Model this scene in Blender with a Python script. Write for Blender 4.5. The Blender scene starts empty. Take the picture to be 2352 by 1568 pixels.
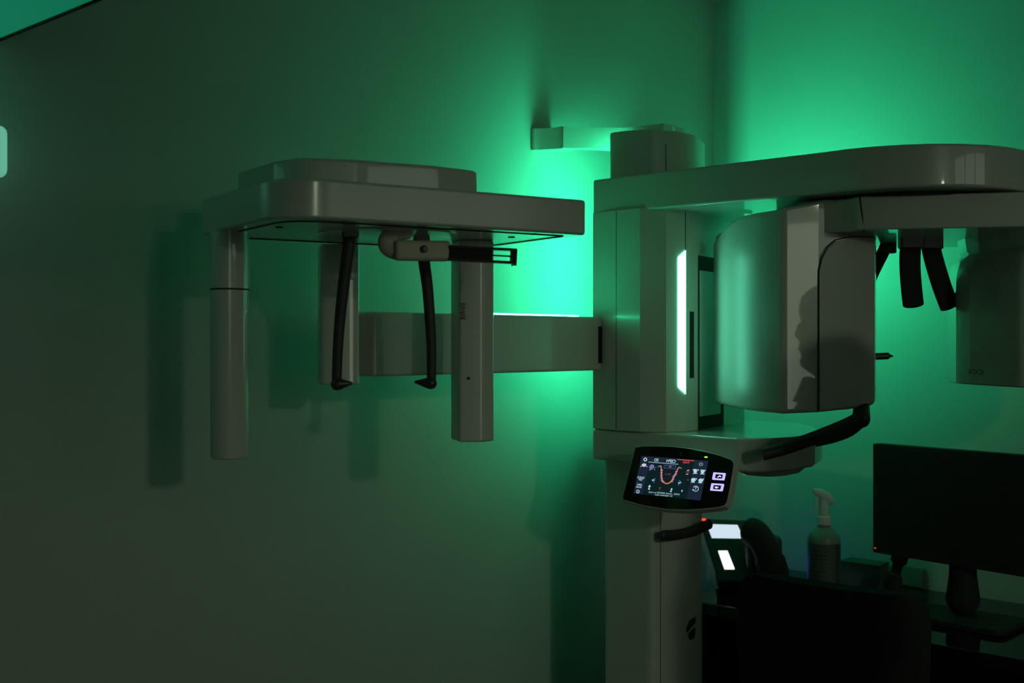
import bpy, bmesh, math, random
from mathutils import Vector, Matrix

SC = bpy.context.scene
COL = SC.collection
random.seed(4)

# ------------------------------------------------------------------ survey
# The room is axis aligned: wall_left is x = 0, wall_right is y = YR.
# Sight lines measured from the tripod: (right, forward, up) -> room metres.
FL, CX, CY = 2700.0, 1176.0, 784.0
TH = math.radians(43.1)
c, s = math.cos(TH), math.sin(TH)
XC, YC, ZC = 2.05, 0.0, 1.42
YR, ZTOP, XR, YN = 3.114, 2.48, 4.0, -2.2


def W(R, F, Z=0.0):
    return Vector((XC + c * R - s * F, YC + s * R + c * F, ZC + Z))


def D(R, F, Z=0.0):
    return Vector((c * R - s * F, s * R + c * F, Z))


def P(px, py, d):
    return W((px - CX) / FL * d, d, (CY - py) / FL * d)


def G(px, d):
    v = W((px - CX) / FL * d, d)
    return (v.x, v.y)


def GR(R, F):
    v = W(R, F)
    return (v.x, v.y)


EYE = W(0, 0, 0)


def hit(px, py, O, N):
    r = D((px - CX) / FL, 1.0, (CY - py) / FL)
    t = (O - EYE).dot(N) / r.dot(N)
    return EYE + r * t


# ------------------------------------------------------------------ materials
def mat(name, col, rough=0.5, metal=0.0, emit=None, es=0.0, noise=0.0, nscale=40.0, bump=0.0, bscale=300.0, coat=0.0, spec=0.5, trans=0.0):
    m = bpy.data.materials.new(name)
    m.use_nodes = True
    nt = m.node_tree
    b = nt.nodes['Principled BSDF']
    b.inputs['Base Color'].default_value = (*col, 1)
    b.inputs['Roughness'].default_value = rough
    b.inputs['Metallic'].default_value = metal
    b.inputs['Coat Weight'].default_value = coat
    b.inputs['Coat Roughness'].default_value = 0.03
    b.inputs['Specular IOR Level'].default_value = spec
    if trans:
        b.inputs['Transmission Weight'].default_value = trans
    if emit:
        b.inputs['Emission Color'].default_value = (*emit, 1)
        b.inputs['Emission Strength'].default_value = es
    if noise or bump:
        tc = nt.nodes.new('ShaderNodeTexCoord')
    if noise:
        n = nt.nodes.new('ShaderNodeTexNoise')
        n.inputs['Scale'].default_value = nscale
        n.inputs['Detail'].default_value = 4
        nt.links.new(tc.outputs['Object'], n.inputs['Vector'])
        mx = nt.nodes.new('ShaderNodeMix')
        mx.data_type = 'RGBA'
        mx.inputs['A'].default_value = (*[x * (1 - noise) for x in col], 1)
        mx.inputs['B'].default_value = (*[min(1, x * (1 + noise)) for x in col], 1)
        nt.links.new(n.outputs['Fac'], mx.inputs['Factor'])
        nt.links.new(mx.outputs['Result'], b.inputs['Base Color'])
    if bump:
        n2 = nt.nodes.new('ShaderNodeTexNoise')
        n2.inputs['Scale'].default_value = bscale
        nt.links.new(tc.outputs['Object'], n2.inputs['Vector'])
        bp = nt.nodes.new('ShaderNodeBump')
        bp.inputs['Strength'].default_value = bump
        bp.inputs['Distance'].default_value = 0.001
        nt.links.new(n2.outputs['Fac'], bp.inputs['Height'])
        nt.links.new(bp.outputs['Normal'], b.inputs['Normal'])
    return m


LED = (0.036, 1.0, 0.44)
M = dict(
    wall=mat('wall_paint', (0.46, 0.48, 0.45), 0.75, noise=0.02, nscale=6, bump=0.25, bscale=260),
    ceil=mat('ceiling_tile', (0.50, 0.52, 0.50), 0.9, noise=0.05, nscale=120, bump=0.3, bscale=180),
    floor=mat('vinyl_floor', (0.08, 0.085, 0.08), 0.45, noise=0.2, nscale=14),
    white=mat('gloss_white_plastic', (0.66, 0.66, 0.60), 0.30, noise=0.015, nscale=9, coat=0.75),
    soft=mat('soft_gloss_white_plastic', (0.66, 0.66, 0.60), 0.32, noise=0.015, nscale=9, coat=0.7),
    satin=mat('satin_white_plastic', (0.64, 0.64, 0.58), 0.36, noise=0.015, nscale=9),
    beige=mat('beige_plastic', (0.62, 0.58, 0.48), 0.45, noise=0.02, nscale=20),
    seam=mat('shadow_gap', (0.012, 0.013, 0.012), 0.6),
    black=mat('black_plastic', (0.05, 0.05, 0.052), 0.35, noise=0.1, nscale=30),
    matt=mat('matt_black', (0.035, 0.035, 0.036), 0.7, noise=0.15, nscale=60, spec=0.2),
    carbon=mat('black_carbon', (0.035, 0.036, 0.038), 0.55, noise=0.3, nscale=300),
    glass=mat('black_glass', (0.006, 0.006, 0.007), 0.06),
    grey=mat('dark_grey_metal', (0.10, 0.10, 0.10), 0.32, metal=0.6, noise=0.05, nscale=30),
    clear=mat('smoked_clear_plastic', (0.25, 0.28, 0.28), 0.12, trans=0.75),
    desk=mat('dark_gloss_worktop', (0.010, 0.010, 0.011), 0.06, noise=0.2, nscale=25),
    chair=mat('black_chair_fabric', (0.035, 0.035, 0.036), 0.95, noise=0.3, nscale=200, spec=0.05),
    label=mat('printed_label', (0.05, 0.055, 0.05), 0.6),
    paper=mat('white_paper', (0.7, 0.72, 0.70), 0.8, noise=0.03, nscale=30),
    carton=mat('dull_card', (0.10, 0.11, 0.10), 0.8, noise=0.1, nscale=30),
    bottle=mat('milky_bottle', (0.22, 0.26, 0.23), 0.4, noise=0.05, nscale=30),
    led=mat('green_light_strip', (0.8, 0.9, 0.85), 0.4, emit=(0.16, 1.0, 0.62), es=11.0),
    led_back=mat('green_wall_wash', (0.8, 0.9, 0.85), 0.4, emit=LED, es=18.0),
    led_side=mat('green_side_wash', (0.8, 0.9, 0.85), 0.4, emit=LED, es=1080.0),
    phone_lcd=mat('backlit_display', (0.2, 0.2, 0.2), 0.3, emit=(0.62, 0.74, 0.86), es=1.0),
    phone_key=mat('backlit_keys', (0.2, 0.2, 0.2), 0.3, emit=(0.78, 0.80, 0.95), es=1.6),
    violet=mat('violet_backlight', (0.1, 0.1, 0.1), 0.4, emit=(0.22, 0.16, 0.85), es=0.9),
    lilac=mat('lilac_backlight', (0.1, 0.1, 0.1), 0.4, emit=(0.50, 0.36, 0.90), es=1.1),
    pale=mat('pale_backlight', (0.1, 0.1, 0.1), 0.4, emit=(0.72, 0.72, 0.95), es=1.2),
    navy=mat('navy_screen', (0.01, 0.01, 0.02), 0.3, emit=(0.010, 0.016, 0.035), es=1.0),
    dark=mat('dark_screen', (0.006, 0.01, 0.012), 0.3, emit=(0.003, 0.012, 0.014), es=1.0),
    sw=mat('screen_white', (0.1, 0.1, 0.1), 0.4, emit=(0.42, 0.66, 0.74), es=1.0),
    sg=mat('screen_grey', (0.1, 0.1, 0.1), 0.4, emit=(0.25, 0.40, 0.42), es=1.0),
    sr=mat('screen_red', (0.1, 0.1, 0.1), 0.4, emit=(0.62, 0.06, 0.05), es=1.0),
    so=mat('screen_salmon', (0.1, 0.1, 0.1), 0.4, emit=(0.80, 0.17, 0.10), es=1.0),
    sb=mat('screen_blue', (0.1, 0.1, 0.1), 0.4, emit=(0.05, 0.10, 0.30), es=1.0),
    sv=mat('screen_violet', (0.1, 0.1, 0.1), 0.4, emit=(0.17, 0.16, 0.36), es=1.0),
    sp=mat('screen_pink', (0.1, 0.1, 0.1), 0.4, emit=(0.75, 0.30, 0.45), es=1.0),
    sbr=mat('screen_brown', (0.1, 0.1, 0.1), 0.4, emit=(0.16, 0.05, 0.02), es=1.0),
    sy=mat('screen_yellow', (0.1, 0.1, 0.1), 0.4, emit=(0.30, 0.32, 0.10), es=1.0),
    gled=mat('green_status_light', (0.1, 0.3, 0.1), 0.4, emit=(0.30, 1.0, 0.03), es=2.0),
    rled=mat('red_status_light', (0.3, 0.1, 0.1), 0.4, emit=(1.0, 0.06, 0.02), es=1.5),
    oled=mat('orange_status_light', (0.3, 0.1, 0.1), 0.4, emit=(1.0, 0.16, 0.02), es=1.0),
    added_violet=mat('added_violet_light', (0.1, 0.1, 0.3), 0.4, emit=(0.14, 0.10, 1.0), es=20.0),  # for the unseen light added behind the phone
    emb=mat('emblem_grey', (0.10, 0.12, 0.11), 0.4),
    led_dot=mat('green_led_dots', (0.8, 0.9, 0.85), 0.4, emit=LED, es=24.0),
    pane=mat('assumed_lit_pane', (0.5, 0.5, 0.5), 0.6, emit=(0.84, 1.0, 0.80), es=0.85),
    pane2=mat('added_corridor_pane', (0.5, 0.5, 0.5), 0.6, emit=(0.84, 1.0, 0.76), es=1.8),
    glow=mat('panel_added_glow', (0.3, 0.35, 0.33), 0.6, emit=(0.0, 0.135, 0.068), es=1.0, bump=0.3, bscale=180),  # emission stands in for green light falling on the panel's underside
    boxglow=mat('box_added_glow', (0.5, 0.6, 0.55), 0.4, emit=(0.12, 0.42, 0.30), es=0.9),  # emission stands in for light falling on the small wall box
    globe=mat('lamp_globe', (0.6, 0.6, 0.6), 0.6, emit=(0.86, 1.0, 0.72), es=92.0),
    doorm=mat('door_laminate', (0.25, 0.25, 0.24), 0.5, noise=0.05, nscale=8),
    skin=mat('skin', (0.42, 0.27, 0.20), 0.55, noise=0.05, nscale=30),
    hair=mat('dark_hair', (0.02, 0.015, 0.012), 0.6, noise=0.3, nscale=120),
    tunic=mat('dark_tunic', (0.05, 0.055, 0.06), 0.9, noise=0.1, nscale=90),
    trouser=mat('dark_trousers', (0.03, 0.03, 0.035), 0.9, noise=0.1, nscale=90),
)

M['soft'].node_tree.nodes['Principled BSDF'].inputs['Coat Roughness'].default_value = 0.16

# ------------------------------------------------------------------ objects
WL = {}


def thing(name, label, cat, loc, group=None):
    o = bpy.data.objects.new(name, None)
    COL.objects.link(o)
    o.empty_display_size = 0.05
    o.location = loc
    WL[o] = Vector(loc)
    o['label'] = label
    o['category'] = cat
    if group:
        o['group'] = group
    return o


def obj(name, bm, mats, parent=None, bevel=0.0, seg=3, sharp=0.6, label=None, kind=None, subsurf=0, crease=None, pick=None):
    bmesh.ops.remove_doubles(bm, verts=bm.verts, dist=1e-6)
    bmesh.ops.recalc_face_normals(bm, faces=bm.faces)
    lo = Vector((1e9,) * 3)
    hi = Vector((-1e9,) * 3)
    for v in bm.verts:
        for i in range(3):
            lo[i] = min(lo[i], v.co[i])
            hi[i] = max(hi[i], v.co[i])
    ctr = (lo + hi) / 2
    for v in bm.verts:
        v.co -= ctr
    for f in bm.faces:
        f.smooth = True
    if not bevel and not subsurf:
        for e in bm.edges:
            if len(e.link_faces) == 2 and e.calc_face_angle(0) > sharp:
                e.smooth = False
    if pick:
        bm.normal_update()
        for f in bm.faces:
            f.material_index = pick(f.normal)
    if crease:
        for e in bm.edges:
            if len(e.link_faces) == 2 and crease < e.calc_face_angle(0) < 0.56:
                e.smooth = False
    me = bpy.data.meshes.new(name)
    bm.to_mesh(me)
    bm.free()
    if not isinstance(mats, (list, tuple)):
        mats = [mats]
    for m in mats:
        me.materials.append(M[m] if isinstance(m, str) else m)
    o = bpy.data.objects.new(name, me)
    COL.objects.link(o)
    if parent is not None:
        o.parent = parent
        o.location = ctr - WL[parent]
    else:
        o.location = ctr
    WL[o] = ctr.copy()
    if bevel:
        b = o.modifiers.new('edge', 'BEVEL')
        b.width = bevel
        b.segments = seg
        b.limit_method = 'ANGLE'
        b.angle_limit = math.radians(32)
        b.harden_normals = True
    if subsurf:
        b = o.modifiers.new('smooth', 'SUBSURF')
        b.levels = b.render_levels = subsurf
    if label:
        o['label'] = label
    if kind:
        o['kind'] = kind
    return o


def struct(name, bm, m, **k):
    return obj(name, bm, m, kind='structure', **k)


def round_poly(pts, rad, seg=6):
    n = len(pts)
    out = []
    for i in range(n):
        p = Vector(pts[i]).to_2d()
        r = rad[i] if isinstance(rad, (list, tuple)) else rad
        a = Vector(pts[i - 1]).to_2d() - p
        b = Vector(pts[(i + 1) % n]).to_2d() - p
        if r <= 0:
            out.append((p.x, p.y))
            continue
        la, lb = a.length, b.length
        a.normalize()
        b.normalize()
        ang = math.acos(max(-1, min(1, a.dot(b))))
        t = min(r / math.tan(ang / 2), la * 0.49, lb * 0.49)
        p0, p1 = p + a * t, p + b * t
        for k in range(seg + 1):
            u = k / seg
            q = p0 * (1 - u) ** 2 + p * 2 * u * (1 - u) + p1 * u * u
            out.append((q.x, q.y))
    return out


def prism(poly, z0, z1, bm=None, mi=0):
    """vertical prism over a plan polygon; z0 / z1 numbers or functions of (x, y)"""
    bm = bm or bmesh.new()
    f0 = z0 if callable(z0) else (lambda x, y: z0)
    f1 = z1 if callable(z1) else (lambda x, y: z1)
    lo = [bm.verts.new((x, y, f0(x, y))) for x, y in poly]
    hi = [bm.verts.new((x, y, f1(x, y))) for x, y in poly]
    n = len(poly)
    fs = [bm.faces.new(lo[::-1]), bm.faces.new(hi)]
    for i in range(n):
        fs.append(bm.faces.new((lo[i], lo[(i + 1) % n], hi[(i + 1) % n], hi[i])))
    for f in fs:
        f.material_index = mi
    return bm


def slab(O, U, V, N, poly, t, bm=None, mi=0):
    """polygon in plane (U,V) at O extruded by t along N"""
    bm = bm or bmesh.new()
    a = [bm.verts.new(O + U * x + V * y) for x, y in poly]
    b = [bm.verts.new(O + U * x + V * y + N * t) for x, y in poly]
    n = len(poly)
    fs = [bm.faces.new(a[::-1]), bm.faces.new(b)]
    for i in range(n):
        fs.append(bm.faces.new((a[i], a[(i + 1) % n], b[(i + 1) % n], b[i])))
    for f in fs:
        f.material_index = mi
    return bm


def box(lo, hi, bm=None, mi=0):
    return prism([(lo[0], lo[1]), (hi[0], lo[1]), (hi[0], hi[1]), (lo[0], hi[1])], lo[2], hi[2], bm, mi)


def obox(ctr, U, V, N, su, sv, sn, bm=None, mi=0):
    ctr, U, V, N = Vector(ctr), Vector(U).normalized(), Vector(V).normalized(), Vector(N).normalized()
    return slab(ctr - N * sn / 2, U, V, N, [(-su / 2, -sv / 2), (su / 2, -sv / 2), (su / 2, sv / 2), (-su / 2, sv / 2)], sn, bm, mi)


def loft(rings, bm=None, mi=0, cap=True):
    bm = bm or bmesh.new()
    vs = [[bm.verts.new(p) for p in r] for r in rings]
    n = len(vs[0])
    fs = []
    for a, b in zip(vs[:-1], vs[1:]):
        for i in range(n):
            fs.append(bm.faces.new((a[i], a[(i + 1) % n], b[(i + 1) % n], b[i])))
    if cap:
        fs.append(bm.faces.new(vs[0][::-1]))
        fs.append(bm.faces.new(vs[-1]))
    for f in fs:
        f.material_index = mi
    return bm


def smooth_path(pts, n=8):
    """Catmull-Rom through points (Vector or tuples of any length)"""
    pts = [Vector(p) for p in pts]
    out = []
    for i in range(len(pts) - 1):
        p0 = pts[max(i - 1, 0)]
        p1, p2 = pts[i], pts[i + 1]
        p3 = pts[min(i + 2, len(pts) - 1)]
        for k in range(n):
            t = k / n
            out.append(0.5 * ((2 * p1) + (p2 - p0) * t + (2 * p0 - 5 * p1 + 4 * p2 - p3) * t * t + (3 * p1 - p0 - 3 * p2 + p3) * t ** 3))
    out.append(pts[-1])
    return out


def tube(pts, rad, seg=14, bm=None, mi=0, flat=None, up=None, domed=True):
    """sweep; rad number or list; flat = (a,b) multipliers for the two section axes"""
    pts = [Vector(p) for p in pts]
    n = len(pts)
    R = rad if isinstance(rad, (list, tuple)) else [rad] * n
    tang = [(pts[min(i + 1, n - 1)] - pts[max(i - 1, 0)]).normalized() for i in range(n)]
    ref = Vector(up) if up is not None else (Vector((0, 0, 1)) if abs(tang[0].z) < 0.9 else Vector((1, 0, 0)))
    a = (ref - tang[0] * ref.dot(tang[0])).normalized()
    fl = flat or (1, 1)
    rings = []

    def ring(p, t, a, r):
        b = t.cross(a)
        return [p + a * math.cos(2 * math.pi * k / seg) * r * fl[0] + b * math.sin(2 * math.pi * k / seg) * r * fl[1] for k in range(seg)]
    for i in range(n):
        a = (a - tang[i] * a.dot(tang[i])).normalized()
        if i == 0 and domed:
            for q in (0.25, 0.7, 0.93):
                rings.append(ring(pts[0] - tang[0] * R[0] * min(fl) * math.sqrt(1 - q * q), tang[0], a, R[0] * q))
        rings.append(ring(pts[i], tang[i], a, R[i]))
        if i == n - 1 and domed:
            for q in (0.93, 0.7, 0.25):
                rings.append(ring(pts[-1] + tang[-1] * R[-1] * min(fl) * math.sqrt(1 - q * q), tang[-1], a, R[-1] * q))
    return loft(rings, bm, mi)


def lathe(prof, ctr, seg=28, bm=None, mi=0, axis=None):
    ctr = Vector(ctr)
    ax = Vector(axis).normalized() if axis is not None else Vector((0, 0, 1))
    u = ax.orthogonal().normalized()
    v = ax.cross(u)
    return loft([[ctr + ax * h + (u * math.cos(2 * math.pi * k / seg) + v * math.sin(2 * math.pi * k / seg)) * max(r, 1e-4) for k in range(seg)] for r, h in prof], bm, mi)


def text_into(bm, body, size, O, U, V, mi, mirror=True, bold=0.0, sx=1.0):
    cu = bpy.data.curves.new('lettering', 'FONT')
    cu.body = body
    cu.size = size
    cu.align_x = 'CENTER'
    cu.align_y = 'CENTER'
    cu.offset = bold
    cu.resolution_u = 3
    to = bpy.data.objects.new('lettering', cu)
    COL.objects.link(to)
    dg = bpy.context.evaluated_depsgraph_get()
    me = bpy.data.meshes.new_from_object(to.evaluated_get(dg))
    k = -1.0 if mirror else 1.0
    vs = [bm.verts.new(O + U * (v.co.x * k * sx) + V * v.co.y) for v in me.vertices]
    for p in me.polygons:
        try:
            f = bm.faces.new([vs[i] for i in p.vertices])
            f.material_index = mi
        except ValueError:
            pass
    bpy.data.objects.remove(to)
    bpy.data.curves.remove(cu)
    bpy.data.meshes.remove(me)


# ------------------------------------------------------------------ room
T = 0.1
struct('floor', box((-T, YN - T, -T), (XR + T, YR + T, 0)), 'floor')
struct('ceiling', box((-T, YN - T, ZTOP), (XR + T, YR + T, ZTOP + T)), 'ceil')
struct('wall_left', box((-T, YN - T, 0), (0, YR + T, ZTOP)), 'wall')
struct('wall_right', box((0, YR, 0), (XR + T, YR + T, ZTOP)), 'wall')
struct('wall_near', box((0, YN - T, 0), (XR + T, YN, ZTOP)), 'wall')
DY0, DY1, DZ1 = -0.12, 0.80, 2.15           # assumed open doorway in the wall behind the camera
bm = box((XR, YN, 0), (XR + T, DY0, ZTOP))
box((XR, DY1, 0), (XR + T, YR, ZTOP), bm)
box((XR, DY0, DZ1), (XR + T, DY1, ZTOP), bm)
struct('wall_back', bm, 'wall')
bm = box((XR - 0.012, DY0 - 0.06, 0), (XR + 0.0, DY0, DZ1 + 0.06))
box((XR - 0.012, DY1, 0), (XR + 0.0, DY1 + 0.06, DZ1 + 0.06), bm)
box((XR - 0.012, DY0, DZ1), (XR + 0.0, DY1, DZ1 + 0.06), bm)
struct('trim_1', bm, 'doorm')
# the door stands open into the corridor
door = struct('door_1', box((XR + 0.10, DY1 + 0.01, 0.008), (XR + 0.98, DY1 + 0.05, DZ1 - 0.01)), 'doorm')
obj('door_handle', tube([(XR + 0.90, DY1 + 0.01, 1.03), (XR + 0.90, DY1 - 0.04, 1.03), (XR + 0.87, DY1 - 0.045, 1.03), (XR + 0.79, DY1 - 0.045, 1.03)], 0.009), 'grey', door)
# corridor beyond, with its assumed lamp
X2 = XR + 2.1
bm = box((X2, -3.0, 0), (X2 + T, 3.0, ZTOP))
struct('wall_corridor', bm, 'wall')
struct('wall_corridor_end', box((XR + T, -3.1, 0), (X2, -3.0, ZTOP)), 'wall')
struct('wall_corridor_turn', box((XR + T, 3.0, 0), (X2, 3.1, ZTOP)), 'wall')
struct('floor_corridor', box((XR + T, -3.1, -T), (X2 + T, 3.1, 0)), 'floor')
struct('ceiling_corridor', box((XR + T, -3.1, ZTOP), (X2 + T, 3.1, ZTOP + T)), 'ceil')
LPX, LPY, LPZ = 5.0, -0.02, 2.30
struct('added_window_2', box((X2 - 0.012, -1.02, 0.70), (X2, -0.55, 2.25)), 'pane2')  # lit pane added as a bright backdrop for the scanner head's reflection
WY0, WY1, WZ0, WZ1 = 1.25, 2.75, 1.82, 2.20
win = struct('assumed_window_1', box((XR - 0.010, WY0, WZ0), (XR - 0.001, WY1, WZ1)), 'pane')  # assumed unseen window, added to brighten reflections on the side arm's plate
bm = box((XR - 0.03, WY0 - 0.05, WZ0 - 0.05), (XR - 0.001, WY0, WZ1 + 0.05))
box((XR - 0.03, WY1, WZ0 - 0.05), (XR - 0.001, WY1 + 0.05, WZ1 + 0.05), bm)
box((XR - 0.03, WY0, WZ0 - 0.05), (XR - 0.001, WY1, WZ0), bm)
box((XR - 0.03, WY0, WZ1), (XR - 0.001, WY1, WZ1 + 0.05), bm)
for y_ in (1.72, 2.23):
    box((XR - 0.03, y_, WZ0), (XR - 0.001, y_ + 0.05, WZ1), bm)
obj('assumed_window_frame', bm, 'doorm', win)
lm = thing('assumed_ceiling_lamp', 'assumed round opal globe lamp on the corridor ceiling beyond the open door', 'lamp', (LPX, LPY, ZTOP))  # unseen lamp, assumed from the dim fill light and its shadows
obj('globe', lathe([(0.1 * math.sin(math.pi * k / 14), -0.1 * math.cos(math.pi * k / 14)) for k in range(15)], (LPX, LPY, LPZ), 28), 'globe', lm)
obj('ceiling_mount', lathe([(0.0002, 0), (0.035, 0), (0.06, 0.075), (0.06, ZTOP - LPZ - 0.096), (0.0002, ZTOP - LPZ - 0.096)], (LPX, LPY, LPZ + 0.095), 24), 'grey', lm)

# ------------------------------------------------------------------ overhead panel and wall box with added glow, upper left
cab = thing('overhead_panel', 'overhead panel with added dim green glow and thin black edge, high at the upper left', 'panel', (0.31, 0.52, 1.94))
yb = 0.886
obj('soffit', box((0.006, 0.165, 1.945), (0.60, yb - 0.006, 1.962)), 'glow', cab, label='textured added-glow diffuser')
obj('housing', box((0.002, 0.16, 1.962), (0.606, yb, 1.99)), 'matt', cab, bevel=0.002)
bm = box((0.002, yb - 0.006, 1.942), (0.606, yb, 1.962))
box((0.002, 0.16, 1.942), (0.606, 0.166, 1.962), bm)
box((0.600, 0.166, 1.942), (0.606, yb - 0.006, 1.962), bm)
obj('edge_trim', bm, 'seam', cab, label='thin black edge strip')
for x_, y_ in ((0.08, 0.24), (0.53, 0.24), (0.08, 0.80), (0.53, 0.80)):
    obj('suspension_rod', tube([(x_, y_, 1.99), (x_, y_, ZTOP - 0.001)], 0.004, 8, domed=False), 'grey', cab)

bx = thing('wall_box', 'small pale rounded wall box with added glow at the far left edge', 'lamp', (0.0, 0.72, 1.69))
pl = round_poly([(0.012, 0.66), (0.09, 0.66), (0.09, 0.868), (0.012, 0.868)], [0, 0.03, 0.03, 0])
obj('box_shell', prism(pl, ZC + 0.276, ZC + 0.362), 'boxglow', bx, bevel=0.012)
obj('back_plate', box((0.001, 0.67, ZC + 0.285), (0.012, 0.858, ZC + 0.353)), 'satin', bx, bevel=0.002)

# ------------------------------------------------------------------ the x-ray machine
mc = thing('dental_x_ray_machine', 'white dental scanner with overhead arm, side arm and green glowing column, fixed to the wall', 'x-ray machine', (0.33, 2.33, 0))

# lower post
post_pts = [G(1390, 2.80), G(1497, 2.70), G(1612, 2.80), G(1612, 2.95), G(1402, 2.95)]
pp = round_poly(post_pts, [0.012, 0.02, 0.012, 0.02, 0.02])
post = obj('column_post', prism(pp, 0.03, ZC - 0.205), 'satin', mc, sharp=0.9)
a, b = Vector(G(1497, 2.70)), Vector(G(1612, 2.80))
fu = Vector((b.x - a.x, b.y - a.y, 0)).normalized()
fn = Vector((fu.y, -fu.x, 0))
if fn.dot(D(0, -1)) < 0:
    fn = -fn
fO = Vector((a.x, a.y, ZC))
UPV = Vector((0, 0, 1))


def on_post(px, py, lift=0.002):
    return hit(px, py, fO + fn * lift, fn)


bm = bmesh.new()
q = on_post(1517, 1300, 0)
obox((q.x, q.y, (0.04 + ZC - 0.2) / 2), fu, UPV, fn, 0.0012, ZC - 0.26, 0.0016, bm)
obj('panel_seam', bm, 'seam', post)
for lobe in ([(1598, 1416), (1585, 1424), (1578, 1441), (1576.5, 1449), (1578.5, 1453), (1585, 1444), (1594, 1434), (1597.5, 1430)],
             [(1597.5, 1440), (1586, 1450), (1581, 1458), (1582, 1466), (1586.5, 1469.5), (1593.5, 1466), (1597, 1458)]):
    bm = bmesh.new()
    ws = [on_post(x, y) for x, y in lobe]
    slab(Vector((0, 0, 0)), fu, UPV, fn, [((w - Vector((0, 0, 0))).dot(fu), w.z) for w in ws], 0.0012, bm)
    off = ws[0].dot(fn)
    for v in bm.verts:
        v.co += fn * (off - 0.0012)
    obj('leaf_emblem', bm, 'black', post, label='black leaf shaped half of an emblem')
obj('base_plate', prism(round_poly([(0.02, 2.05), (0.46, 2.05), (0.46, 2.54), (0.02, 2.54)], 0.05), 0.0, 0.03), 'satin', mc, bevel=0.005)
# hook on the post's right edge
hk = [on_post(x, y, 0.03) for x, y in ((1522, 1230), (1550, 1228), (1575, 1224), (1598, 1218), (1612, 1211), (1630, 1203))]
obj('cable_hook', tube(smooth_path(hk, 5), 0.0145, flat=(0.85, 0.5), up=(0, 0, 1)), 'black', mc, label='curved black hook')

# column housing with light strips
h1, h2, h3, h4, h5, h6, h7 = (G(1362, 2.75), G(1416, 2.69), G(1470, 2.645), G(1530, 2.63), G(1575, 2.655), G(1603, 2.69), G(1662, 2.83))
hp = [h1, h2, h3, h4, h5, h6, h7, (0.455, 2.56), (0.345, 2.615), (0.262, 2.60), (0.262, 2.30)]
hz0, hz1 = ZC - 0.203, ZC + 0.3
hs = obj('column_housing', prism(hp, hz0, hz1), 'soft', mc, sharp=0.30)


def strip_on(pa, pb, u0, u1, z0, z1, lift, th, slant=0.0):
    A, B = Vector((*pa, 0)), Vector((*pb, 0))
    u = (B - A)
    L = u.length
    u.normalize()
    n = Vector((u.y, -u.x, 0))
    if n.dot(Vector((0.33, 2.4, 0)) - A) > 0:
        n = -n
    O = A + n * (lift - th)
    return slab(O, u, UPV, n, [(u0 * L, z0 + slant), (u1 * L, z0), (u1 * L, z1), (u0 * L, z1 - slant)], th)


# visible strip sits in the front-left facet, near its right edge
obj('light_strip', strip_on(h4, h5, 0.60, 0.985, ZC - 0.118, ZC + 0.2055, 0.0015, 0.004, 0.016), 'led', hs, label='glowing green white light strip')
# rail window on the front facet: black channel, cover plate, slot
obj('rail_channel', strip_on(h6, h7, 0.0, 0.99, ZC - 0.2025, ZC + 0.197, 0.001, 0.004), 'matt', hs, label='black vertical channel')
obj('rail_cover', strip_on(h6, h7, 0.035, 0.82, ZC - 0.172, ZC + 0.163, 0.004, 0.004), 'satin', hs, bevel=0.001)
obj('guide_slot', strip_on(h5, h6, 0.32, 0.66, ZC - 0.083, ZC + 0.068, 0.0008, 0.003), 'matt', hs, label='narrow black slot')
bm = strip_on(h1, h2, 0.995, 1.0, hz0 + 0.003, hz1 - 0.003, 0.0008, 0.002)
bm2 = strip_on(h4, h5, 0.975, 1.0, ZC + 0.206, hz1 - 0.003, 0.0005, 0.002)
me_ = bpy.data.meshes.new('t'); bm2.to_mesh(me_); bm2.free(); bm.from_mesh(me_); bpy.data.meshes.remove(me_)
obj('panel_seam', bm, 'seam', hs)
# assumed unseen rear strip washing the wall behind, and the assumed far side strip washing the wall by the desk
obj('rear_spine', box((0.2265, 2.325, ZC - 0.20), (0.30, 2.44, ZC + 0.499)), 'satin', hs)
obj('light_strip', box((0.222, 2.335, ZC - 0.06), (0.2265, 2.435, ZC + 0.49)), 'led_back', hs, label='assumed rear light strip facing the wall')
obj('light_block_shelf', box((0.272, 2.598, ZC + 0.25), (0.42, 2.656, ZC + 0.26)), 'white', hs)  # unseen shelf added to keep the side strip's light off the lower wall
bm = bmesh.new()
bm.faces.new([bm.verts.new(v) for v in ((0.298, 2.622, ZC + 0.268), (0.315, 2.622, ZC + 0.268), (0.315, 2.622, ZC + 0.348), (0.298, 2.622, ZC + 0.348))])
obj('strip_base', box((0.290, 2.600, ZC + 0.262), (0.322, 2.620, ZC + 0.352)), 'satin', hs)
obj('light_strip', bm, 'led_side', hs, label='assumed side light strip facing the desk wall')
obj('light_block_fin', box((0.264, 2.598, ZC - 0.16), (0.272, 2.70, ZC + 0.455)), 'white', hs)  # unseen fin added to block the side strip's light from the left wall

# column cap above the arm
cp = [G(1401, 2.84), G(1440, 2.81), G(1500, 2.795), G(1560, 2.82), G(1597, 2.87), G(1619, 2.98), G(1612, 3.03), G(1403, 2.90)]
cap = obj('column_cap', prism(cp, ZC + 0.37, ZC + 0.505), 'satin', mc, bevel=0.006, seg=2)
bm = bmesh.new()
A, B = Vector((*cp[2], 0)), Vector((*cp[3], 0))
q = A.lerp(B, 0.5)
nn = D(0, -1)
obox(q + nn * 0.0012 + Vector((0, 0, ZC + 0.42)), (B - A), UPV, nn, 0.0008, 0.10, 0.002, bm)
obj('panel_seam', bm, 'seam', cap)

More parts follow.
